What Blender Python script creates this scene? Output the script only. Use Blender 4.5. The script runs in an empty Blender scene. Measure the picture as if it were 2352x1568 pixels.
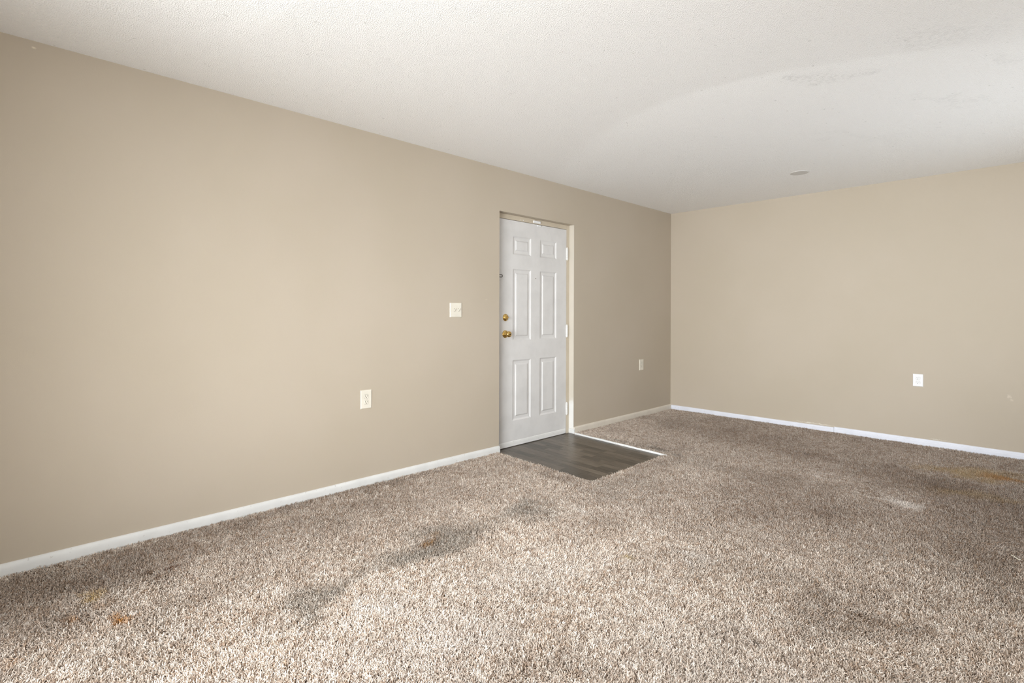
import bpy, bmesh, math, random
import numpy as np
from mathutils import Vector, Matrix

S = bpy.context.scene
COL = S.collection
PI = math.pi

# ------------------------------------------------------------------ camera
cam_d = bpy.data.cameras.new('camera')
cam = bpy.data.objects.new('camera', cam_d)
COL.objects.link(cam)
S.camera = cam
YAW, ROLL = 0.79729, 0.00297
cam_d.sensor_width = 36.0
cam_d.lens = 36.0 * 1193.66 / 2352
cam_d.shift_y = -(784 - 720.14) / 2352
cam_d.clip_start = 0.02
fw = Vector((-math.sin(YAW), math.cos(YAW), 0))
rt = Vector((math.cos(YAW), math.sin(YAW), 0))
up = Vector((0, 0, 1))
r2 = rt * math.cos(ROLL) + up * math.sin(ROLL)
u2 = up * math.cos(ROLL) - rt * math.sin(ROLL)
M = Matrix((r2, u2, -fw)).transposed().to_4x4()
M.translation = Vector((3.2792, 0.0, 1.1812))
cam.matrix_world = M

# ------------------------------------------------------------------ world, light, exposure
W = bpy.data.worlds.new('world')
S.world = W
W.use_nodes = True
bg = W.node_tree.nodes['Background']
bg.inputs['Color'].default_value = (0.72, 0.84, 1.0, 1)
bg.inputs['Strength'].default_value = 1.5

S.view_settings.view_transform = 'Standard'
S.view_settings.look = 'None'
S.view_settings.gamma = 1.0
S.view_settings.use_curve_mapping = False
S.view_settings.exposure = 0.14
S.cycles.adaptive_threshold = 0.03
S.cycles.max_bounces = 7

# room box: the glazed door sits in the wall behind and to the left of the camera,
# a passage opens beside it
XR, YF, YB, H = 3.95, -0.46, 5.9916, 2.44
XP, YP = 3.00, -1.60                       # passage: from x = XP to XR, back to y = YP
WX0, WX1, WZ0, WZ1 = 0.95, 2.75, 0.04, 2.06


def area(name, loc, rot, sx, sy, power, color, spread=PI):
    l = bpy.data.lights.new(name, 'AREA')
    l.shape = 'RECTANGLE'
    l.size, l.size_y = sx, sy
    l.energy = power
    l.color = color
    l.spread = spread
    o = bpy.data.objects.new(name, l)
    COL.objects.link(o)
    o.location = loc
    o.rotation_euler = rot
    return o


# LIGHTS BEGIN
# daylight entering through the glazed door: open sky, the bright strip straight outside, light from above
DAY = (0.945, 0.98, 1.0)
area('window_sky', (1.85, YF - .04, 1.05), (PI / 2, 0, 0), 1.8, 2.02, 44, DAY)
area('window_outlook', (1.85, YF - .04, 1.05), (PI / 2, 0, 0), 1.8, 2.02, 38, DAY, PI * .5)
area('window_outlook_left', (1.85, YF - .04, 1.05), (PI / 2, 0, .5), 1.8, 2.02, 16, DAY, PI * .5)
area('window_slant', (1.85, YF - .04, 1.4), (PI / 2 - .4, 0, 0), 1.8, 1.2, 8, DAY, PI * .5)
# added fill at an unseen side window, aimed up to brighten the far ceiling
area('far_ceiling_fill', (XR, 4.2, .7), (PI / 2 + .95, 0, PI / 2), 1.7, .6, 15.5, DAY)
# unseen fill lamps added behind and beside the camera
area('camera_fill', (3.45, -.85, 1.1), (PI / 2 + .35, 0, .3), .6, .6, 10, (.97, .99, 1), PI * .6)
area('near_ceiling_fill', (2.6, .45, 1.75), (PI, 0, 0), .5, .5, 9, (.97, .99, 1))  # added out of frame, facing up, to brighten the near ceiling
# LIGHTS END


# ------------------------------------------------------------------ node helpers
def lin(r, g, b):
    f = lambda c: (c / 255 / 12.92) if c / 255 <= 0.04045 else ((c / 255 + 0.055) / 1.055) ** 2.4
    return (f(r), f(g), f(b), 1)


class NT:
    def __init__(s, name, base=(.8, .8, .8, 1), rough=.6, spec=.4, metal=0.0):
        s.m = bpy.data.materials.new(name)
        s.m.use_nodes = True
        s.t = s.m.node_tree
        s.n = s.t.nodes
        s.b = s.n['Principled BSDF']
        s.b.inputs['Base Color'].default_value = base
        s.b.inputs['Roughness'].default_value = rough
        s.b.inputs['Specular IOR Level'].default_value = spec
        s.b.inputs['Metallic'].default_value = metal

    def new(s, t, **k):
        n = s.n.new(t)
        for a, v in k.items():
            setattr(n, a, v)
        return n

    def link(s, a, b):
        s.t.links.new(a, b)

    def put(s, sock, v):
        if isinstance(v, bpy.types.NodeSocket):
            s.link(v, sock)
        else:
            sock.default_value = v

    def pos(s):
        return s.new('ShaderNodeNewGeometry').outputs['Position']

    def math(s, op, a, b=0.0, clamp=False):
        n = s.new('ShaderNodeMath', operation=op, use_clamp=clamp)
        s.put(n.inputs[0], a)
        s.put(n.inputs[1], b)
        return n.outputs[0]

    def vmath(s, op, a, b):
        n = s.new('ShaderNodeVectorMath', operation=op)
        s.put(n.inputs[0], a)
        s.put(n.inputs[1], b)
        return n.outputs['Value'] if op in ('LENGTH', 'DOT_PRODUCT', 'DISTANCE') else n.outputs[0]

    def noise(s, vec, scale, detail=2.0, rough=.5, color=False):
        n = s.new('ShaderNodeTexNoise')
        s.put(n.inputs['Vector'], vec)
        n.inputs['Scale'].default_value = scale
        n.inputs['Detail'].default_value = detail
        n.inputs['Roughness'].default_value = rough
        return n.outputs['Color'] if color else n.outputs['Fac']

    def ramp(s, v, a, b, lo=0.0, hi=1.0, smooth=True):
        n = s.new('ShaderNodeMapRange', interpolation_type='SMOOTHSTEP' if smooth else 'LINEAR')
        s.put(n.inputs['Value'], v)
        n.inputs['From Min'].default_value = a
        n.inputs['From Max'].default_value = b
        n.inputs['To Min'].default_value = lo
        n.inputs['To Max'].default_value = hi
        return n.outputs['Result']

    def mix(s, fac, a, b, mode='MIX'):
        n = s.new('ShaderNodeMix', data_type='RGBA', blend_type=mode)
        s.put(n.inputs['Factor'], fac)
        s.put(n.inputs['A'], a)
        s.put(n.inputs['B'], b)
        return n.outputs['Result']

    def bump(s, h, dist, strength=1.0):
        n = s.new('ShaderNodeBump')
        n.inputs['Strength'].default_value = strength
        n.inputs['Distance'].default_value = dist
        s.put(n.inputs['Height'], h)
        s.link(n.outputs[0], s.b.inputs['Normal'])

    def blob(s, vec, c, r, rot=0.0, soft=0.6):
        """a soft ellipse mask around point c (3-D), radii r, turned by rot about z"""
        n = s.new('ShaderNodeMapping', vector_type='TEXTURE')
        s.put(n.inputs['Vector'], vec)
        n.inputs['Location'].default_value = c
        n.inputs['Rotation'].default_value = (0, 0, rot)
        n.inputs['Scale'].default_value = r
        return s.ramp(s.vmath('LENGTH', n.outputs[0], (0, 0, 0)), 1.0, 1.0 - soft)


# ------------------------------------------------------------------ materials
def m_wall(name, spots=()):
    k = NT(name, rough=.62, spec=.25)
    p = k.pos()
    c = k.mix(k.ramp(k.noise(p, 1.3, 3), .3, .7), lin(188, 176, 158), lin(191, 179, 162))
    pj = k.vmath('ADD', p, k.vmath('MULTIPLY', k.vmath('SUBTRACT', k.noise(p, 40, 3, .6, True), (.5, .5, .5)), (.05, .0, .03)))
    for (cc, r, col, a) in spots:
        f = k.math('MULTIPLY', k.blob(pj, cc, r, 0, .9), a)
        c = k.mix(f, c, col)
    k.link(c, k.b.inputs['Base Color'])
    k.bump(k.math('ADD', k.noise(p, 260, 2), k.math('MULTIPLY', k.noise(p, 45, 2), .6)), .0006, .45)
    return k.m


M_wallA = m_wall('beige_paint_left', [((0, .095, 2.408), (.02, .012, .008), lin(225, 215, 195), 1.0),
                                      ((0, 2.9, 1.3), (.02, .02, .012), lin(215, 203, 186), .3)])
M_wallB = m_wall('beige_paint_back', [((3.077, YB, .50), (.016, .02, .026), lin(222, 210, 194), .5),
                                      ((3.095, YB, .475), (.010, .02, .02), lin(222, 210, 194), .4),
                                      ((1.62, YB, .058), (.26, .02, .006), lin(226, 222, 208), .8),
                                      ((2.62, YB, .062), (.12, .02, .005), lin(226, 224, 214), .5)])
M_wallC = m_wall('beige_paint_rear')


def m_ceiling():
    k = NT('popcorn_ceiling', rough=.9, spec=.1)
    p = k.pos()
    g = k.noise(p, 175, 1.5, .6)
    k.bump(k.ramp(g, .36, .68, 0, 1, False), .0036, .62)
    c = lin(245, 243, 240)
    d = k.vmath('ADD', p, k.vmath('MULTIPLY', k.vmath('SUBTRACT', k.noise(p, 5, 3, color=True), (.5, .5, .5)), (.5, .5, 0)))
    grain = k.ramp(k.noise(p, 60, 2), .42, .62)
    for (cc, r, rot, a) in [((2.50, 3.12, H), (.30, .16, .4), .8, .32), ((2.38, 3.06, H), (.10, .07, .4), .3, .30),
                            ((2.62, 3.26, H), (.12, .05, .4), .6, .25), ((2.95, 3.0, H), (.42, .16, .4), .6, .22),
                            ((2.9, 3.95, H), (.40, .09, .4), .9, .24), ((3.2, 3.55, H), (.35, .09, .4), .9, .18),
                            ((2.3, 4.2, H), (.5, .12, .4), .8, .12), ((0.9, .6, H), (.3, .15, .4), .2, .06)]:
        f = k.math('MULTIPLY', k.blob(d, cc, r, rot, .9), k.math('MULTIPLY', k.math('ADD', grain, .15), k.math('MULTIPLY', a, .45)))
        c = k.mix(f, c, lin(158, 156, 152))
    speck = k.ramp(k.noise(p, 38, 1), .74, .80)
    c = k.mix(k.math('MULTIPLY', speck, .25), c, lin(150, 147, 140))
    k.link(c, k.b.inputs['Base Color'])
    return k.m


M_ceil = m_ceiling()


def m_white(name, col, rough=.45, wear=.0, spec=.4):
    k = NT(name, rough=rough, spec=spec)
    p = k.pos()
    c = k.mix(k.ramp(k.noise(p, 9, 4), .35, .75), lin(*col), lin(*[max(0, v - 7) for v in col]))
    if wear:
        c = k.mix(k.math('MULTIPLY', k.ramp(k.noise(p, 55, 3), .66, .74), wear), c, lin(150, 140, 126))
    k.link(c, k.b.inputs['Base Color'])
    k.bump(k.noise(p, 120, 2), .0004, .35)
    return k.m


M_base = m_white('white_trim_paint', (226, 226, 224), .5, .35)
M_base3 = m_white('cream_white_trim_paint', (224, 216, 203), .5, .25)
M_base2 = m_white('bluish_white_trim_paint', (232, 234, 243), .5, .15)
M_door = m_white('white_door_paint', (220, 218, 216), .42, .0)
M_sweep = m_white('white_rubber_strip', (232, 231, 228), .5, .35)
M_jamb = m_white('cream_jamb_paint', (204, 192, 172), .5, .0)
k = NT('pale_reveal_paint', rough=.5)
p_ = k.new('ShaderNodeSeparateXYZ')
k.link(k.pos(), p_.inputs[0])
hh = k.math('ADD', p_.outputs['Z'], k.math('MULTIPLY', k.noise(k.pos(), 14, 3), .18))
k.link(k.mix(k.ramp(hh, .34, .46), lin(228, 226, 222), lin(203, 195, 182)), k.b.inputs['Base Color'])
M_reveal = k.m
M_plate = m_white('ivory_plastic', (232, 226, 212), .3, .0, .5)
M_plate_w = m_white('white_plastic', (240, 240, 240), .3, .0, .5)
M_disc = m_white('grey_white_cover', (206, 203, 199), .5)
M_brass = NT('polished_brass', lin(205, 165, 80), .2, .5, 1.0).m
k = NT('polished_brass_worn', lin(200, 160, 78), .22, .5, 1.0)
k.link(k.mix(k.ramp(k.noise(k.pos(), 90, 3), .4, .7), lin(232, 200, 128), lin(200, 160, 86)), k.b.inputs['Base Color'])
M_brass = k.m
M_hinge = m_white('painted_hinge_metal', (236, 234, 230), .35)
M_dark = NT('dark_slot', lin(60, 52, 44), .7).m
M_slot = NT('slot_grey', lin(96, 88, 74), .7).m
M_surr = NT('plate_shadow_gap', lin(150, 141, 126), .7).m
M_bronze = NT('dark_bronze', lin(66, 60, 54), .35, .5, .8).m
M_black = NT('gap_black', lin(28, 24, 20), .8).m
M_thread = NT('white_thread', lin(240, 234, 215), .7).m
M_alu = NT('window_frame_white', lin(225, 226, 228), .4).m
k = NT('window_glass', (1, 1, 1, 1), 0.0)
k.b.inputs['Transmission Weight'].default_value = 1.0
k.b.inputs['IOR'].default_value = 1.01
M_glass = k.m


def m_plank(name, c1, c2):
    k = NT(name, rough=.36, spec=.5)
    p = k.pos()
    q = k.vmath('MULTIPLY', p, (6, 90, 6))
    info = k.new('ShaderNodeObjectInfo')
    off = k.new('ShaderNodeCombineXYZ')
    k.link(k.math('MULTIPLY', info.outputs['Random'], 40), off.inputs[0])
    g = k.noise(k.vmath('ADD', q, off.outputs[0]), 1.6, 5, .62)
    c = k.mix(k.ramp(g, .3, .7), lin(*c1), lin(*c2))
    v = k.new('ShaderNodeHueSaturation')
    k.put(v.inputs['Color'], c)
    k.link(k.ramp(info.outputs['Random'], 0, 1, .55, 1.30, False), v.inputs['Value'])
    k.link(v.outputs[0], k.b.inputs['Base Color'])
    k.bump(g, .0004, .3)
    return k.m


M_plank = m_plank('grey_brown_vinyl', (74, 65, 55), (110, 101, 90))
M_sub = NT('subfloor_dark', lin(46, 38, 30), .9).m


def m_carpet(name, back=False):
    k = NT(name, rough=.95, spec=.08)
    if back:
        k.b.inputs['Base Color'].default_value = lin(120, 102, 86)
        return k.m
    # the tuft's colour (yarn, soiling, spills, painted shade) times a strand-to-strand variation
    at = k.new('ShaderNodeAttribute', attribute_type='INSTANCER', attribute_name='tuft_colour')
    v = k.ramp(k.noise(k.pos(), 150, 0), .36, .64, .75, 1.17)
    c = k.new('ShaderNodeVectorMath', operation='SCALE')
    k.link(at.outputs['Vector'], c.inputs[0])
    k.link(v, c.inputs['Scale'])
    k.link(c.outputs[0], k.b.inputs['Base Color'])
    return k.m


M_carpet = m_carpet('shag_carpet_yarn')
M_back = m_carpet('carpet_backing', True)


# ------------------------------------------------------------------ mesh helpers
def bx(bm, x0, x1, y0, y1, z0, z1):
    v = [bm.verts.new((x, y, z)) for x in (x0, x1) for y in (y0, y1) for z in (z0, z1)]
    for f in ((0, 1, 3, 2), (4, 6, 7, 5), (0, 4, 5, 1), (2, 3, 7, 6), (0, 2, 6, 4), (1, 5, 7, 3)):
        bm.faces.new([v[i] for i in f])
    return v


def obj(name, bm, mat, parent=None, bevel=0.0, smooth=False, seg=2, kind=None):
    bmesh.ops.recalc_face_normals(bm, faces=bm.faces)
    me = bpy.data.meshes.new(name)
    bm.to_mesh(me)
    bm.free()
    if smooth:
        for p in me.polygons:
            p.use_smooth = True
    me.materials.append(mat)
    o = bpy.data.objects.new(name, me)
    COL.objects.link(o)
    if parent:
        o.parent = parent
    if bevel:
        b = o.modifiers.new('bevel', 'BEVEL')
        b.width = bevel
        b.segments = seg
        b.limit_method = 'ANGLE'
    if kind:
        o['kind'] = kind
    return o


def empty(name, loc=(0, 0, 0), rotz=0.0):
    o = bpy.data.objects.new(name, None)
    o.empty_display_size = .05
    COL.objects.link(o)
    o.location = loc
    o.rotation_euler = (0, 0, rotz)
    return o


def tag(o, label, cat, group=None):
    o['label'] = label
    o['category'] = cat
    if group:
        o['group'] = group
    return o


def box(name, mat, x0, x1, y0, y1, z0, z1, parent=None, bevel=0.0, kind=None):
    bm = bmesh.new()
    bx(bm, x0, x1, y0, y1, z0, z1)
    return obj(name, bm, mat, parent, bevel, kind=kind)


def lathe(bm, prof, axis='x', n=24, c=(0, 0, 0)):
    """prof: list of (along, radius); revolve about the axis through c"""
    rings = []
    for a, r in prof:
        ring = []
        for i in range(n):
            t = 2 * PI * i / n
            u, w = r * math.cos(t), r * math.sin(t)
            q = (a, u, w) if axis == 'x' else ((u, a, w) if axis == 'y' else (u, w, a))
            ring.append(bm.verts.new((c[0] + q[0], c[1] + q[1], c[2] + q[2])))
        rings.append(ring)
    for A, B in zip(rings, rings[1:]):
        for i in range(n):
            bm.faces.new((A[i], A[(i + 1) % n], B[(i + 1) % n], B[i]))
    bm.faces.new(rings[0])
    bm.faces.new(rings[-1])


def tube(bm, pts, r, n=8):
    pts = [Vector(p) for p in pts]
    rings = []
    for i, p in enumerate(pts):
        t = (pts[min(i + 1, len(pts) - 1)] - pts[max(i - 1, 0)]).normalized()
        a = t.orthogonal().normalized() if i == 0 else (a - t * a.dot(t)).normalized()
        b = t.cross(a)
        rings.append([bm.verts.new(p + (a * math.cos(2 * PI * k / n) + b * math.sin(2 * PI * k / n)) * r) for k in range(n)])
    for A, B in zip(rings, rings[1:]):
        for i in range(n):
            bm.faces.new((A[i], A[(i + 1) % n], B[(i + 1) % n], B[i]))
    bm.faces.new(rings[0])
    bm.faces.new(rings[-1])


# ------------------------------------------------------------------ room shell
OY0, OY1, OZ = 3.049, 4.067, 2.068          # the door opening in the left wall
ZF = -.020                                   # slab under carpet pile and vinyl
T = .24

bm = bmesh.new()
bx(bm, -T, 0, YF - .14, OY0, ZF, H + .05)
bx(bm, -T, 0, OY1, YB + T, ZF, H + .05)
bx(bm, -T, 0, OY0, OY1, OZ, H + .05)
obj('wall_left', bm, M_wallA, kind='structure')
box('wall_back', M_wallB, 0, XR, YB, YB + T, ZF, H + .05, kind='structure')
bm = bmesh.new()
for y0_, y1_, z0_, z1_ in ((YP - T, 3.3, ZF, H + .05), (5.1, YB + T, ZF, H + .05), (3.3, 5.1, ZF, .4), (3.3, 5.1, 1.9, H + .05)):
    bx(bm, XR, XR + T, y0_, y1_, z0_, z1_)
obj('wall_right', bm, M_wallC, kind='structure')
bm = bmesh.new()
bx(bm, 0, WX0, YF - .14, YF, ZF, H + .05)
bx(bm, WX1, XP, YF - .14, YF, ZF, H + .05)
bx(bm, WX0, WX1, YF - .14, YF, WZ1, H + .05)
bx(bm, WX0, WX1, YF - .14, YF, ZF, WZ0)
bx(bm, XP - .14, XP, YP, YF - .14, ZF, H + .05)
bx(bm, XP - .14, XR, YP - T, YP, ZF, H + .05)
obj('wall_front', bm, M_wallC, kind='structure')

# glazed sliding door in the wall behind the camera
w = empty('window_1', ((WX0 + WX1) / 2, YF - .09, WZ0))
w['kind'] = 'structure'
cw = (WX1 - WX0) / 2
for nm, (x0, x1, z0, z1, yy) in {
    'window_frame': (-cw, -cw + .05, 0, WZ1 - WZ0, 0), 'window_frame.001': (cw - .05, cw, 0, WZ1 - WZ0, 0),
    'window_frame.002': (-cw + .05, cw - .05, 0, .05, 0), 'window_frame.003': (-cw + .05, cw - .05, WZ1 - WZ0 - .05, WZ1 - WZ0, 0),
    'window_frame.004': (-.03, .03, .05, WZ1 - WZ0 - .05, 0)}.items():
    box(nm, M_alu, x0, x1, -.03, .03, z0, z1, w, .003)
for x0, x1 in ((-cw + .05, -.03), (.03, cw - .05)):
    box('pane', M_glass, x0, x1, -.003, .003, .05, WZ1 - WZ0 - .05, w)

w = empty('added_side_window', (XR + .215, 4.2, .4))  # unseen window added to house the upward fill for the far ceiling
w['kind'] = 'structure'
for y0_, y1_, z0_, z1_ in ((-.9, -.85, 0, 1.5), (.85, .9, 0, 1.5), (-.85, .85, 0, .05), (-.85, .85, 1.45, 1.5), (-.02, .02, .05, 1.45)):
    box('window_frame', M_alu, -.02, .02, y0_, y1_, z0_, z1_, w, .003)
for y0_, y1_ in ((-.85, -.02), (.02, .85)):
    box('pane', M_glass, -.003, .003, y0_, y1_, .05, 1.45, w)

# ceiling slab
box('ceiling', M_ceil, -T, XR + T, YP - T, YB + T, H, H + .2, kind='structure')

# floor slab; the vinyl entry patch of loose planks is part of it
fl = box('floor', M_back, -T, XR + T, YP - T, YB + T, -.12, ZF, kind='structure')

PATCH = [(-.09, 3.049), (.05, 3.030), (1.035, 2.984), (1.043, 3.985), (.05, 4.053), (-.09, 4.067)]


def in_patch(x, y, g=0.0):
    xx = np.clip(x, -.2, 1.2)
    lo = np.where(xx < .05, 3.03, 3.030 - (xx - .05) * .0467)
    hi = np.where(xx < .05, 4.053, 4.053 - (xx - .05) * .0685)
    return (x < 1.037 + g) & (y > lo - g) & (y < hi + g)


random.seed(7)
ent = box('entry_flooring', M_sub, -.12, 1.045, 3.0, 4.067, ZF + .0002, ZF + .0022, fl)
ent['label'] = 'dark grey-brown vinyl plank patch in front of the door'
rows = 16
y0s, y1s = 3.03, 4.06
rw = (y1s - y0s) / rows
for r in range(rows):
    a = -.11 - random.uniform(0, .30)
    ya, yb = y0s + r * rw, y0s + (r + 1) * rw
    while a < 1.035:
        L = random.uniform(.16, .40)
        x0, x1 = max(a, -.11), min(a + L, 1.037)
        a += L
        if x1 - x0 < .03:
            continue
        sh = lambda x: -.046 * x if r == 0 else (-.0571 * x)   # rows run slightly askew, like the patch
        bm = bmesh.new()
        g = .0006
        z1 = -.0135 + random.uniform(-.0003, .0003)
        vs = [(x0 + g, ya + g + sh(x0)), (x1 - g, ya + g + sh(x1)), (x1 - g, yb - g + sh(x1)), (x0 + g, yb - g + sh(x0))]
        lo = [bm.verts.new((*v, ZF + .0024)) for v in vs]
        hi = [bm.verts.new((*v, z1)) for v in vs]
        bm.faces.new(hi)
        bm.faces.new(lo[::-1])
        for i in range(4):
            bm.faces.new((lo[i], lo[(i + 1) % 4], hi[(i + 1) % 4], hi[i]))
        obj('plank', bm, M_plank, ent)

# white edge strip between vinyl and carpet
bm = bmesh.new()
P0, P1 = Vector((.018, 4.057, 0)), Vector((1.072, 3.981, 0))
d = (P1 - P0).normalized()
nrm = Vector((-d.y, d.x, 0))
n = 14
prev = None
for i in range(n + 1):
    c = P0.lerp(P1, i / n)
    wob = .0012 * math.sin(i * 1.7)
    ring = [bm.verts.new(c + nrm * s + Vector((0, 0, z + (wob if z > -.01 else 0)))) for s, z in
            ((-.003, ZF), (-.003, 0), (-.001, .002), (.0025, .0015), (.003, ZF))]
    if prev:
        for a in range(4):
            bm.faces.new((prev[a], prev[a + 1], ring[a + 1], ring[a]))
    else:
        bm.faces.new(ring)
    prev = ring
bm.faces.new(prev)
obj('trim_1', bm, M_base, kind='structure')

# baseboards: rounded profile extruded along a wall
PROF = [(0, ZF), (.016, ZF), (.016, .010), (.0157, .018), (.0150, .025), (.0138, .0308), (.0120, .0358), (.0098, .0398), (.0072, .0430), (.0042, .0453), (0, .0466)]


def baseboard(name, mat, a, b, wall, prof=PROF, parent=None):
    bm = bmesh.new()
    n = max(2, int(abs(b - a) / .25))
    prev = None
    for i in range(n + 1):
        s = a + (b - a) * i / n
        w = .0009 * math.sin(s * 3.1 + 1) + .0006 * math.sin(s * 7.7)
        ring = []
        for t, z in prof:
            zz = z + (w if z > 0 else 0)
            ring.append(bm.verts.new((t, s, zz) if wall == 'A' else ((s, YB - t, zz) if wall == 'B' else ((XR - t, s, zz) if wall == 'C' else (s, YF + t, zz)))))
        if prev:
            for q in range(len(prof) - 1):
                bm.faces.new((prev[q], prev[q + 1], ring[q + 1], ring[q]))
            bm.faces.new((prev[-1], prev[0], ring[0], ring[-1]))
        else:
            bm.faces.new(ring)
        prev = ring
    bm.faces.new(prev)
    return obj(name, bm, mat, parent, kind=None if parent else 'structure')


bl_ = baseboard('baseboard_left', M_base, YF, OY0, 'A')
p2 = [(0, ZF), (.014, ZF), (.014, .030), (.0125, .041), (.008, .049), (.004, .052), (0, .053)]
baseboard('baseboard_segment', M_base3, OY1, YB, 'A', p2, bl_)
lowp = [(0, ZF), (.012, ZF), (.012, .030), (.010, .040), (.005, .0445), (0, .045)]
hip = [(0, ZF), (.013, ZF), (.013, .024), (.0115, .031), (.007, .034), (.006, .046), (.003, .050), (0, .051)]
bb = baseboard('baseboard_back', M_base2, .016, 1.80, 'B', lowp)
baseboard('baseboard_segment', M_base2, 1.802, XR, 'B', hip, bb)
baseboard('baseboard_right', M_base, YP, YB, 'C')
bf = baseboard('baseboard_front', M_base, .016, WX0, 'D')
baseboard('baseboard_segment', M_base, WX1, XP, 'D', PROF, bf)

# two nail holes near the corner of the back baseboard
for xx in (.072, .115):
    bm = bmesh.new()
    lathe(bm, [(YB - .0135, .0012), (YB - .0115, .0022)], 'y', 8, (xx, 0, .022))
    obj('nail_head', bm, M_bronze, bb)

# ------------------------------------------------------------------ the entry door
D0 = empty('door_1', (0, (OY0 + OY1) / 2, 0))
D0['kind'] = 'structure'
dy = (OY0 + OY1) / 2
XF = -.060                                   # face of the leaf and of its frame
LY0, LY1, LZ0, LZ1 = 3.098, 4.0165, -.0055, 2.020


def dl(o):
    """geometry is written in room coordinates; shift it under the door's empty"""
    o.data.transform(Matrix.Translation((0, -dy, 0)))
    return o


# frame: hinge jamb, latch jamb, head; behind the reveal of the wall
dl(box('door_jamb', M_jamb, -.20, XF, LY1 + .0035, OY1 - .001, ZF + .004, OZ - .001, D0, .001))
dl(box('door_jamb', M_jamb, -.20, XF, OY0 + .001, LY0 - .0035, ZF + .004, OZ - .001, D0, .001))
dl(box('door_head', M_jamb, -.20, XF, LY0 - .0034, LY1 + .0034, LZ1 + .004, OZ - .001, D0, .001))
dl(box('dark_gap_backing', M_black, -.20, XF - .046, LY0 - .003, LY1 + .003, ZF + .004, LZ1 + .003, D0))  # black block behind the leaf, added to darken the gaps around it
# painted wooden return of the opening on the hinge side, with the short skirting block at its foot
dl(box('door_reveal', M_reveal, XF + .0005, -.0004, OY1 - .004, OY1 - .0002, .032, OZ - .0005, D0))
dl(box('skirting_block', M_base, XF + .0005, .013, OY1 - .008, OY1 - .0002, -.013, .031, D0, .0015))
bm = bmesh.new()
lathe(bm, [(OY1 - .0095, .0010), (OY1 - .0075, .0018)], 'y', 8, (-.030, 0, .012))
dl(obj('nail_head', bm, M_slot, D0))

# leaf: slab whose face leaves six openings, each filled by its moulded panel
PY = [(3.271, 3.508), (3.630, 3.868)]
PZ = [(.217, .763), (.940, 1.586), (1.714, 1.882)]
bm = bmesh.new()
ys = [LY0, PY[0][0], PY[0][1], PY[1][0], PY[1][1], LY1]
zs = [LZ0, PZ[0][0], PZ[0][1], PZ[1][0], PZ[1][1], PZ[2][0], PZ[2][1], LZ1]
vg = {(i, j): bm.verts.new((XF, y, z)) for i, y in enumerate(ys) for j, z in enumerate(zs)}
for i in range(5):
    for j in range(7):
        if i in (1, 3) and j in (1, 3, 5):
            continue
        bm.faces.new((vg[i, j], vg[i + 1, j], vg[i + 1, j + 1], vg[i, j + 1]))
bx(bm, XF - .044, XF - .018, LY0, LY1, LZ0, LZ1)
rim = [(LY0, LZ0), (LY1, LZ0), (LY1, LZ1), (LY0, LZ1)]
for a in range(4):
    p, q_ = rim[a], rim[(a + 1) % 4]
    bm.faces.new([bm.verts.new(v) for v in ((XF, *p), (XF, *q_), (XF - .018, *q_), (XF - .018, *p))])
leaf = dl(obj('door_leaf', bm, M_door, D0))
for (a, b) in PY:
    for (c, e) in PZ:
        bm = bmesh.new()
        steps = [(0, 0), (.003, -.0015), (.012, -.0075), (.016, -.0085), (.036, -.0085), (.038, -.0080), (.046, -.0022), (.050, -.0018)]
        prev = None
        for (ins, dep) in steps:
            ring = [bm.verts.new((XF + dep, yy, zz)) for yy, zz in
                    ((a + ins, c + ins), (b - ins, c + ins), (b - ins, e - ins), (a + ins, e - ins))]
            if prev:
                for q_ in range(4):
                    bm.faces.new((prev[q_], prev[(q_ + 1) % 4], ring[(q_ + 1) % 4], ring[q_]))
            prev = ring
        bm.faces.new(prev)
        dl(obj('door_panel', bm, M_door, leaf))

# sweep along the foot of the leaf
bm = bmesh.new()
pr = [(0, LZ0 - .002), (.004, LZ0 - .003), (.0045, .020), (.0030, .034), (0, .037)]
for y0_, y1_ in ((LY0 + .004, LY1 - .012),):
    A = [bm.verts.new((XF + t, y0_, z)) for t, z in pr]
    B = [bm.verts.new((XF + t, y1_, z)) for t, z in pr]
    for i in range(4):
        bm.faces.new((A[i], A[i + 1], B[i + 1], B[i]))
    bm.faces.new(A)
    bm.faces.new(B[::-1])
sw = dl(obj('door_sweep', bm, M_sweep, D0))
for yy in (3.30, 3.52, 3.75, 3.94):
    bm = bmesh.new()
    lathe(bm, [(XF + .004, .0038), (XF + .0058, .0030)], 'x', 10, (0, yy, .014))
    dl(obj('screw', bm, M_hinge, sw))

# brass deadbolt and knob
bm = bmesh.new()
lathe(bm, [(XF, .032), (XF + .004, .032), (XF + .008, .029), (XF + .010, .022), (XF + .014, .020), (XF + .0165, .016)], 'x', 28, (0, 3.178, 1.147))
db = dl(obj('deadbolt', bm, M_brass, D0, smooth=True))
db['label'] = 'round brass deadbolt above the knob'
bm = bmesh.new()
lathe(bm, [(XF + .0165, .0055), (XF + .022, .0050)], 'x', 12, (0, 3.178, 1.147))
bx(bm, XF + .021, XF + .031, 3.178 - .015, 3.178 + .015, 1.147 - .0035, 1.147 + .0035)
dl(obj('thumb_turn', bm, M_brass, db, .0015))
bm = bmesh.new()
lathe(bm, [(XF, .0345), (XF + .003, .0345), (XF + .008, .031), (XF + .010, .020), (XF + .013, .0135), (XF + .026, .0115),
           (XF + .030, .015), (XF + .036, .0225), (XF + .043, .0265), (XF + .050, .0275), (XF + .056, .0255), (XF + .061, .020), (XF + .063, .012), (XF + .0625, .006)],
      'x', 30, (0, 3.176, 1.0))
kb = dl(obj('door_knob', bm, M_brass, D0, smooth=True))
kb['label'] = 'round polished brass door knob'
bm = bmesh.new()
lathe(bm, [(XF + .0625, .0065), (XF + .066, .0060)], 'x', 14, (0, 3.176, 1.0))
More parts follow.
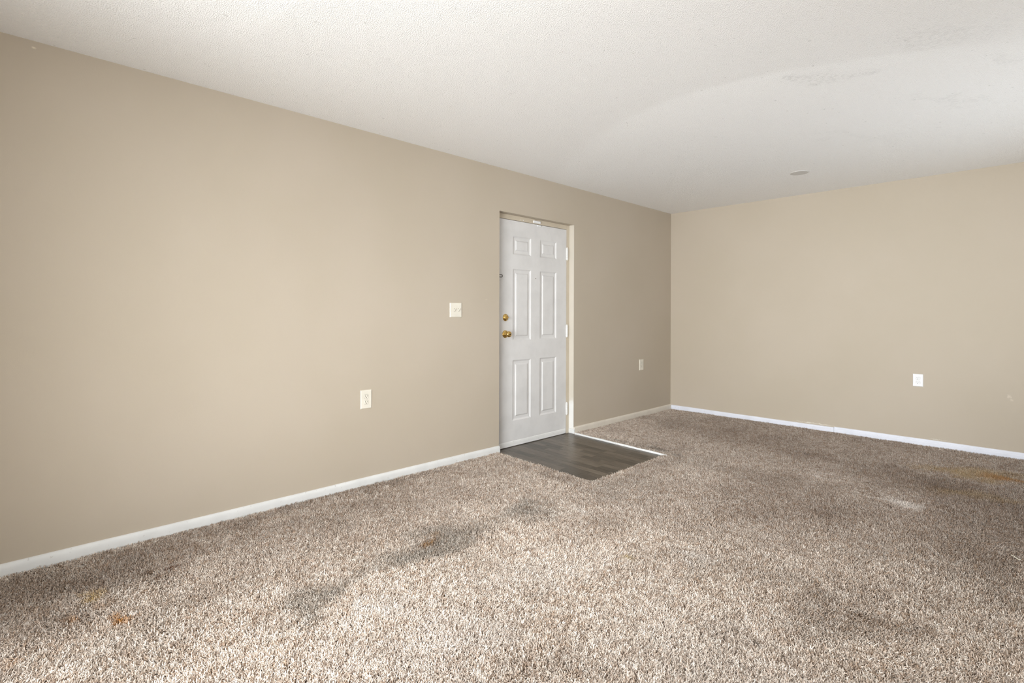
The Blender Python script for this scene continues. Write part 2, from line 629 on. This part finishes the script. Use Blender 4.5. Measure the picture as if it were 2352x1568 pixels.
bx(bm, XF + .066, XF + .071, 3.1735, 3.1785, .994, 1.006)
dl(obj('turn_button', bm, M_bronze, kb))
# peephole
bm = bmesh.new()
lathe(bm, [(XF, .0065), (XF + .0015, .0065), (XF + .002, .005)], 'x', 14, (0, 3.569, 1.512))
ph = dl(obj('peephole', bm, M_plate, D0))
bm = bmesh.new()
lathe(bm, [(XF + .0018, .0050), (XF + .0026, .0040)], 'x', 12, (0, 3.569, 1.512))
dl(obj('peephole_lens', bm, M_black, ph))
# dark swing-bar guard: the U-shaped bar reaching over the leaf
bm = bmesh.new()
pts = [(-.034, 3.058, 1.5215), (-.034, 3.100, 1.5215)]
for i in range(7):
    t = PI / 2 - PI * i / 6
    pts.append((-.034, 3.106 + .0105 * math.cos(t), 1.511 + .0105 * math.sin(t)))
pts += [(-.034, 3.100, 1.5005), (-.034, 3.058, 1.5005)]
tube(bm, pts, .0030, 8)
sg = dl(obj('swing_bar_guard', bm, M_bronze, D0, smooth=True))
sg['label'] = 'dark metal swing-bar guard loop'
dl(box('guard_mount', M_bronze, XF, -.030, 3.052, 3.060, 1.490, 1.532, sg, .001))
bm = bmesh.new()
for yy, zz in ((3.110, 1.484), (3.120, 1.478), (3.112, 1.470)):
    lathe(bm, [(XF, .0016), (XF + .0006, .0014)], 'x', 8, (0, yy, zz))
dl(obj('screw_hole', bm, M_slot, D0))
# hinges
for hz in (1.7795, 1.011, .236):
    bm = bmesh.new()
    bx(bm, XF, XF + .002, LY1 - .004, LY1 + .030, hz - .057, hz + .057)
    h = dl(obj('hinge', bm, M_hinge, D0))
    bm = bmesh.new()
    zc = hz - .058
    for kk in range(5):
        lathe(bm, [(zc + .0006, .0060), (zc + .0014, .0072), (zc + .0216, .0072), (zc + .0224, .0060)], 'z', 14, (XF + .0085, LY1 + .003, 0))
        zc += .0232
    dl(obj('hinge_barrel', bm, M_hinge, h, smooth=False))
    bm = bmesh.new()
    lathe(bm, [(hz - .066, .002), (hz - .064, .0045), (hz - .058, .0045)], 'z', 12, (XF + .0085, LY1 + .003, 0))
    lathe(bm, [(hz + .058, .0050), (hz + .063, .0050), (hz + .065, .003)], 'z', 12, (XF + .0085, LY1 + .003, 0))
    dl(obj('hinge_pin', bm, M_hinge, h))
# magnetic contact at the top of the door: one half on the head, one on the leaf
s1 = dl(box('contact_sensor', M_plate_w, XF, XF + .012, 3.533, 3.625, 2.030, 2.052, D0, .002))
s1['label'] = 'small white contact sensor on the door head'
dl(box('contact_magnet', M_plate_w, XF, XF + .010, 3.592, 3.632, 2.002, 2.016, D0, .002))
bm = bmesh.new()
for yy in (3.37, 3.405):
    lathe(bm, [(XF, .004), (XF + .0015, .003)], 'x', 8, (0, yy, 2.036))
dl(obj('filler_spot', bm, M_plate_w, D0))


# ------------------------------------------------------------------ switches and sockets
def plate(bm, w, h, d=.0055, bev=.004):
    """wall plate in the local y-z plane, front towards +x"""
    rings = []
    for (ins, x) in ((0, 0), (0, d * .45), (bev * .5, d * .85), (bev * 1.3, d)):
        rings.append([bm.verts.new((x, yy, zz)) for yy, zz in ((-w / 2 + ins, -h / 2 + ins), (w / 2 - ins, -h / 2 + ins), (w / 2 - ins, h / 2 - ins), (-w / 2 + ins, h / 2 - ins))])
    for A, B in zip(rings, rings[1:]):
        for i in range(4):
            bm.faces.new((A[i], A[(i + 1) % 4], B[(i + 1) % 4], B[i]))
    bm.faces.new(rings[-1])
    bm.faces.new(rings[0][::-1])


def screw(parent, mat, y, z, x=.0055):
    bm = bmesh.new()
    lathe(bm, [(x - .001, .0032), (x + .0004, .0032), (x + .0010, .0022)], 'x', 12, (0, y, z))
    obj('screw', bm, mat, parent)


def outlet(loc, rz, w, h, mp, label):
    o = empty('wall_outlet', loc, rz)
    tag(o, label, 'outlet', 'duplex wall outlets')
    bm = bmesh.new()
    plate(bm, w, h)
    obj('faceplate', bm, mp, o)
    for zc in (.0197, -.0197):
        bm = bmesh.new()
        rings = []
        for x, k_ in ((.0045, 1.0), (.0062, 1.0), (.0074, .94)):
            ring = []
            for i in range(28):
                t = 2 * PI * i / 28
                yy, zz = .0172 * math.cos(t), .0172 * math.sin(t)
                zz = max(-.0143, min(.0143, zz))
                ring.append(bm.verts.new((x, yy * k_, zc + zz * k_)))
            rings.append(ring)
        for A, B in zip(rings, rings[1:]):
            for i in range(28):
                bm.faces.new((A[i], A[(i + 1) % 28], B[(i + 1) % 28], B[i]))
        bm.faces.new(rings[-1])
        bm.faces.new(rings[0][::-1])
        r = obj('receptacle', bm, mp, o)
        bm = bmesh.new()
        bx(bm, .0072, .00765, -.0085, -.0058, zc - .0015, zc + .0085)
        bx(bm, .0072, .00765, .0058, .0083, zc - .0005, zc + .0080)
        lathe(bm, [(.0072, .0030), (.00765, .0030)], 'x', 12, (0, 0, zc - .0078))
        obj('slot', bm, M_slot, r)
        # shallow rim shadow line between plate and receptacle
        bm = bmesh.new()
        ring_o, ring_i = [], []
        for i in range(28):
            t = 2 * PI * i / 28
            yy, zz = math.cos(t), math.sin(t)
            cl = lambda v, m: max(-m, min(m, v))
            ring_o.append(bm.verts.new((.00562, .0184 * yy, zc + cl(.0184 * zz, .0154))))
            ring_i.append(bm.verts.new((.00562, .0171 * yy, zc + cl(.0171 * zz, .0142))))
        for i in range(28):
            bm.faces.new((ring_o[i], ring_o[(i + 1) % 28], ring_i[(i + 1) % 28], ring_i[i]))
        obj('receptacle_gap', bm, M_surr, r)
    screw(o, mp, 0, 0)
    return o


outlet((0, 1.7915, .5865), 0, .083, .128, M_plate, 'cream wall outlet on the long left wall, nearest to the camera')
outlet((0, 5.309, .5915), 0, .083, .124, M_plate, 'small cream wall outlet between the door and the room corner')
outlet((2.4725, YB, .5825), -PI / 2, .076, .114, M_plate_w, 'bright white wall outlet on the back wall at the right')

sp = empty('light_switch', (0, 2.5735, 1.209))
tag(sp, 'ivory double light switch plate on the wall left of the door', 'light switch')
bm = bmesh.new()
plate(bm, .118, .114)
obj('faceplate', bm, M_plate, sp)
for yc in (-.015, .027):
    bm = bmesh.new()
    bx(bm, .0050, .0062, yc - .0055, yc + .0055, -.013, .013)
    o = obj('toggle_surround', bm, M_surr, sp)
    bm = bmesh.new()
    prof = [(.006, -.011), (.0075, .004), (.0165, .0125), (.0195, .0085), (.0115, -.0035), (.007, -.0115)]
    A = [bm.verts.new((x, yc - .0042, z)) for x, z in prof]
    B = [bm.verts.new((x, yc + .0042, z)) for x, z in prof]
    for i in range(6):
        bm.faces.new((A[i], A[(i + 1) % 6], B[(i + 1) % 6], B[i]))
    bm.faces.new(A[::-1])
    bm.faces.new(B)
    obj('toggle', bm, M_plate, sp, .0006)
    for zz in (.030, -.030):
        screw(sp, M_plate, yc, zz)

# blank round cover on the ceiling
cv = empty('ceiling_cover_plate', (1.757, 5.045, H))
tag(cv, 'flat round off-white cover plate on the ceiling near the back wall', 'cover plate')
bm = bmesh.new()
lathe(bm, [(0, .074), (-.0030, .074), (-.0048, .071), (-.0055, .066)], 'z', 40)
obj('disc', bm, M_disc, cv)
for s in (-1, 1):
    bm = bmesh.new()
    lathe(bm, [(-.0054, .0034), (-.0066, .0026)], 'z', 12, (.035 * s, 0, 0))
    obj('screw', bm, M_disc, cv)

# a scrap of white thread lying on the carpet
bm = bmesh.new()
tube(bm, [(3.168, 3.545, .0035), (3.176, 3.533, .0045), (3.184, 3.520, .004), (3.192, 3.508, .003), (3.200, 3.501, .0035), (3.204, 3.503, .004)], .0017, 6)
tag(obj('thread_scrap', bm, M_thread, smooth=True), 'short white thread scrap lying on the carpet at the right', 'thread')

# ------------------------------------------------------------------ carpet pile
rng = np.random.default_rng(3)
PITCH = .0092
gx = np.arange(.018, XR - .018, PITCH)
gy = np.arange(YP + .018, YB - .014, PITCH)
X, Y = np.meshgrid(gx, gy)
X = (X + rng.uniform(-.5, .5, X.shape) * PITCH).ravel()
Y = (Y + rng.uniform(-.5, .5, Y.shape) * PITCH).ravel()
keep = ~in_patch(X, Y, .004) & ~((X < 1.075) & (np.abs(Y - (4.057 - (X - .018) * .0721)) < .008))
keep &= (X > .018) & (X < XR - .018) & ((Y > YF + .018) | ((X > XP + .005) & (Y > YP + .01))) & (Y < YB - .014)
X, Y = X[keep], Y[keep]
N = len(X)


def vnoise(x, y, s, seed):
    """smooth value noise"""
    r = np.random.default_rng(seed).uniform(0, 1, (64, 64))
    u, v = x * s + 7.3, y * s + 3.1
    i, j = np.floor(u).astype(int), np.floor(v).astype(int)
    fu, fv = u - i, v - j
    fu, fv = fu * fu * (3 - 2 * fu), fv * fv * (3 - 2 * fv)
    g = lambda a, b: r[a % 64, b % 64]
    return (g(i, j) * (1 - fu) + g(i + 1, j) * fu) * (1 - fv) + (g(i, j + 1) * (1 - fu) + g(i + 1, j + 1) * fu) * fv


phi = 2 * PI * (vnoise(X, Y, 1.3, 1) * .9 + vnoise(X, Y, 5.0, 2) * .7) + rng.normal(0, .8, N)
lean = .15 + .75 * vnoise(X, Y, 3.1, 4) * vnoise(X, Y, 8.0, 14) * 1.6 + rng.normal(0, .2, N)
scl = .9 + .2 * vnoise(X, Y, 9, 5) + rng.normal(0, .09, N)
edge = np.minimum.reduce([X, XR - X, YB - Y])

# ---- colour of every tuft
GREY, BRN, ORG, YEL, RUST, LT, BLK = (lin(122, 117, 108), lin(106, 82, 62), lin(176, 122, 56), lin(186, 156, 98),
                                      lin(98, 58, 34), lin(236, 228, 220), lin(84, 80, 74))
big_bl = [
    # grey traffic soiling; brown mixes soiling with shade painted in mid, far and left
    ((1.06, 1.55, 0), (.20, .62, 1), -.10, GREY, .58), ((1.16, .92, 0), (.16, .38, 1), .30, GREY, .50),
    ((1.14, 2.25, 0), (.16, .34, 1), -.3, GREY, .52), ((1.25, 3.1, 0), (.30, .55, 1), -.2, GREY, .22),
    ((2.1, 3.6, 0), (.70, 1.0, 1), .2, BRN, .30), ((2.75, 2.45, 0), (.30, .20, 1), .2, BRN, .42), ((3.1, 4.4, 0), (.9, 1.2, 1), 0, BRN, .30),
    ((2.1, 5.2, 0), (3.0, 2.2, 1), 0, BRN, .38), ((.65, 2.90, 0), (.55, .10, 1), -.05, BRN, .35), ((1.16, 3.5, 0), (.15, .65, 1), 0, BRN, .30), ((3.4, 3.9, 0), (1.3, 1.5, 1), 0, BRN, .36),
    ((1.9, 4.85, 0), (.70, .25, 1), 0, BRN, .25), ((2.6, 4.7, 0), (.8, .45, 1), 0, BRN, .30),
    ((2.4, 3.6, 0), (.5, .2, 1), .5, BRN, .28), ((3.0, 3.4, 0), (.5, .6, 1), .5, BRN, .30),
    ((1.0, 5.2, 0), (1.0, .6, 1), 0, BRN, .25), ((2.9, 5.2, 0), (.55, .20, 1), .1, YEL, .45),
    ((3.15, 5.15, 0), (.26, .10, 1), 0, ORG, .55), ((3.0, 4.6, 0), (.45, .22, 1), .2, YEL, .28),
    ((.45, 1.6, 0), (.95, 2.3, 1), 0, BRN, .26), ((1.9, 3.0, 0), (1.5, 1.1, 1), .2, BRN, .30), ((.30, .25, 0), (.30, .9, 1), 0, BRN, .45), ((.6, .05, 0), (.5, .28, 1), 0, BRN, .30),  # broad browns here put the weaker light at mid and left into colour
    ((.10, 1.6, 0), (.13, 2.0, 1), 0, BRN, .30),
    # paler patches: small brushed or cleaned ones, and broad ones near the camera
    ((2.62, 3.98, 0), (.22, .07, 1), -.5, LT, .55), ((2.2, 4.32, 0), (.16, .06, 1), -.3, LT, .35),
    ((1.36, 2.46, 0), (.12, .05, 1), -.7, LT, .50), ((2.02, 2.36, 0), (.12, .05, 1), -.3, LT, .45),
    ((1.75, 1.1, 0), (.42, .40, 1), 0, LT, .36), ((2.5, 1.7, 0), (.55, .5, 1), .4, LT, .26), ((1.42, 1.12, 0), (.05, .16, 1), .2, LT, .6),
    ((1.62, 1.75, 0), (.2, .5, 1), -.2, LT, .25),
]
sml = [((.80, .335, 0), (.055, .040, 1), .4, ORG, .9), ((.745, .318, 0), (.040, .030, 1), 0, ORG, .7),
       ((.50, .27, 0), (.085, .05, 1), 0, YEL, .7), ((.655, .185, 0), (.05, .03, 1), 0, ORG, .5),
       ((.60, .28, 0), (.05, .03, 1), 0, ORG, .35), ((.84, .02, 0), (.05, .03, 1), 0, ORG, .5),
       ((.455, .565, 0), (.020, .050, 1), .3, RUST, 1.0), ((.43, .47, 0), (.02, .06, 1), .3, BRN, .6),
       ((1.05, 1.57, 0), (.030, .075, 1), .3, lin(140, 104, 62), .9), ((1.0, 1.66, 0), (.03, .05, 1), 0, lin(150, 118, 80), .5),
       ((1.875, 2.17, 0), (.045, .035, 1), 0, lin(176, 152, 100), .75), ((1.86, 4.89, 0), (.07, .04, 1), 0, BLK, .45),
       ((2.55, 1.95, 0), (.035, .02, 1), 0, BLK, .6), ((.62, .62, 0), (.012, .02, 1), 0, RUST, .6),
       ((.90, 4.11, 0), (.18, .06, 1), -.06, BLK, .5), ((.55, 4.12, 0), (.25, .035, 1), -.06, GREY, .5),
       ((1.12, 4.05, 0), (.08, .06, 1), 0, BLK, .4), ((3.1, 5.35, 0), (.06, .03, 1), 0, RUST, .45)]


def sstep(v, lo, hi):
    t = np.clip((v - lo) / (hi - lo), 0, 1)
    return t * t * (3 - 2 * t)


def fbm(x, y, s, seed):
    return .5 * vnoise(x, y, s, seed) + .28 * vnoise(x, y, s * 2.1, seed + 50) + .22 * vnoise(x, y, s * 4.3, seed + 90)


def mixc(C, f, col):
    return C * (1 - f[:, None]) + np.array(col[:3]) * f[:, None]


def blobm(x, y, c, r, rot, soft):
    dx, dy_ = x - c[0], y - c[1]
    u = (dx * math.cos(rot) + dy_ * math.sin(rot)) / r[0]
    w_ = (-dx * math.sin(rot) + dy_ * math.cos(rot)) / r[1]
    return sstep(1 - np.sqrt(u * u + w_ * w_), 0, soft)


yarn = np.clip(.5 + .8 * (vnoise(X, Y, 75, 21) - .5) + rng.normal(0, .22, N), 0, 1)
TC = mixc(np.tile(np.array(lin(188, 165, 145)[:3]), (N, 1)), yarn, lin(249, 239, 228))
TC = mixc(TC, .55 * (rng.uniform(0, 1, N) < .10), lin(138, 116, 98))
TC = mixc(TC, .24 * sstep(fbm(X, Y, 1.7, 22), .5, .72), lin(150, 138, 126))
TC = mixc(TC, .16 * sstep(fbm(X, Y, 6, 27), .5, .7), lin(140, 120, 104))
jx, jy = fbm(X, Y, 26, 23) - .5, fbm(X, Y, 26, 24) - .5
JX, JY = fbm(X, Y, 3.6, 25) - .5, fbm(X, Y, 3.6, 26) - .5
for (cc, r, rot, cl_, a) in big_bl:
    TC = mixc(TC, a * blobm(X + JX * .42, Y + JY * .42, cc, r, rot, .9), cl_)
for (cc, r, rot, cl_, a) in sml:
    q_ = min(.08, 1.1 * max(r[0], r[1]))
    TC = mixc(TC, a * blobm(X + jx * q_, Y + jy * q_, cc, r, rot, .7) * rng.uniform(.55, 1.1, N), cl_)
me = bpy.data.meshes.new('carpet_pile')
me.vertices.add(N)
me.vertices.foreach_set('co', np.column_stack([X, Y, np.full(N, ZF + .001)]).astype(np.float32).ravel())
a = me.attributes.new('rot', 'FLOAT_VECTOR', 'POINT')
a.data.foreach_set('vector', np.column_stack([rng.normal(0, .12, N), lean, phi]).astype(np.float32).ravel())
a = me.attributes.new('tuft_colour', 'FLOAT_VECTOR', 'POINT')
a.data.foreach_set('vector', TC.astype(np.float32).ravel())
a = me.attributes.new('scl', 'FLOAT', 'POINT')
a.data.foreach_set('value', scl.astype(np.float32))
me.materials.append(M_carpet)
cp = bpy.data.objects.new('carpet_pile', me)
COL.objects.link(cp)
tag(cp, 'stained beige-brown shag carpet pile covering the room floor', 'carpet')
cp['kind'] = 'stuff'

ng = bpy.data.node_groups.new('carpet_tufts', 'GeometryNodeTree')
ng.interface.new_socket('Geometry', in_out='INPUT', socket_type='NodeSocketGeometry')
ng.interface.new_socket('Geometry', in_out='OUTPUT', socket_type='NodeSocketGeometry')
gi, go = ng.nodes.new('NodeGroupInput'), ng.nodes.new('NodeGroupOutput')
L = ng.links.new
circ = ng.nodes.new('GeometryNodeCurvePrimitiveCircle')
circ.inputs['Resolution'].default_value = 4
circ.inputs['Radius'].default_value = .0019
tuftjoin = ng.nodes.new('GeometryNodeJoinGeometry')
random.seed(11)
for v in range(6):
    j = ng.nodes.new('GeometryNodeJoinGeometry')
    for s in range(6):
        q = ng.nodes.new('GeometryNodeCurveQuadraticBezier')
        q.inputs['Resolution'].default_value = 3
        a_, rr = random.uniform(0, 2 * PI), .0065 * math.sqrt(random.random())
        bx0, by0 = rr * math.cos(a_), rr * math.sin(a_)
        h = random.uniform(.0128, .0172)
        t = random.uniform(0, 2 * PI)
        b1, b2 = random.uniform(-.006, .006), random.uniform(.005, .0125)
        q.inputs['Start'].default_value = (bx0, by0, -.003)
        q.inputs['Middle'].default_value = (bx0 - math.sin(t) * b1, by0 + math.cos(t) * b1, h * .6)
        q.inputs['End'].default_value = (bx0 + math.cos(t) * b2, by0 + math.sin(t) * b2, h)
        sp_ = ng.nodes.new('GeometryNodeSplineParameter')
        mr = ng.nodes.new('ShaderNodeMapRange')
        mr.inputs['To Min'].default_value = 1.0
        mr.inputs['To Max'].default_value = .62
        L(sp_.outputs['Factor'], mr.inputs['Value'])
        sr = ng.nodes.new('GeometryNodeSetCurveRadius')
        L(q.outputs[0], sr.inputs['Curve'])
        L(mr.outputs['Result'], sr.inputs['Radius'])
        cm = ng.nodes.new('GeometryNodeCurveToMesh')
        L(sr.outputs[0], cm.inputs['Curve'])
        L(circ.outputs[0], cm.inputs['Profile Curve'])
        if 'Scale' in cm.inputs:
            L(mr.outputs['Result'], cm.inputs['Scale'])
        cm.inputs['Fill Caps'].default_value = True
        L(cm.outputs[0], j.inputs[0])
    sm = ng.nodes.new('GeometryNodeSetMaterial')
    sm.inputs['Material'].default_value = M_carpet
    L(j.outputs[0], sm.inputs['Geometry'])
    g2 = ng.nodes.new('GeometryNodeGeometryToInstance')
    L(sm.outputs[0], g2.inputs[0])
    L(g2.outputs[0], tuftjoin.inputs[0])
m2p = ng.nodes.new('GeometryNodeMeshToPoints')
L(gi.outputs[0], m2p.inputs['Mesh'])
iop = ng.nodes.new('GeometryNodeInstanceOnPoints')
L(m2p.outputs[0], iop.inputs['Points'])
L(tuftjoin.outputs[0], iop.inputs['Instance'])
iop.inputs['Pick Instance'].default_value = True
rv = ng.nodes.new('FunctionNodeRandomValue')
rv.data_type = 'INT'
for i_ in rv.inputs:
    if i_.name == 'Max' and i_.type == 'INT':
        i_.default_value = 5
    if i_.name == 'Min' and i_.type == 'INT':
        i_.default_value = 0
L([o_ for o_ in rv.outputs if o_.type == 'INT'][0], iop.inputs['Instance Index'])
na = ng.nodes.new('GeometryNodeInputNamedAttribute')
na.data_type = 'FLOAT_VECTOR'
na.inputs['Name'].default_value = 'rot'
e2r = ng.nodes.new('FunctionNodeEulerToRotation')
L(na.outputs['Attribute'], e2r.inputs[0])
L(e2r.outputs[0], iop.inputs['Rotation'])
ns = ng.nodes.new('GeometryNodeInputNamedAttribute')
ns.data_type = 'FLOAT'
ns.inputs['Name'].default_value = 'scl'
cx = ng.nodes.new('ShaderNodeCombineXYZ')
for i_ in range(3):
    L(ns.outputs['Attribute'], cx.inputs[i_])
L(cx.outputs[0], iop.inputs['Scale'])
L(iop.outputs[0], go.inputs[0])
md = cp.modifiers.new('tufts', 'NODES')
md.node_group = ng
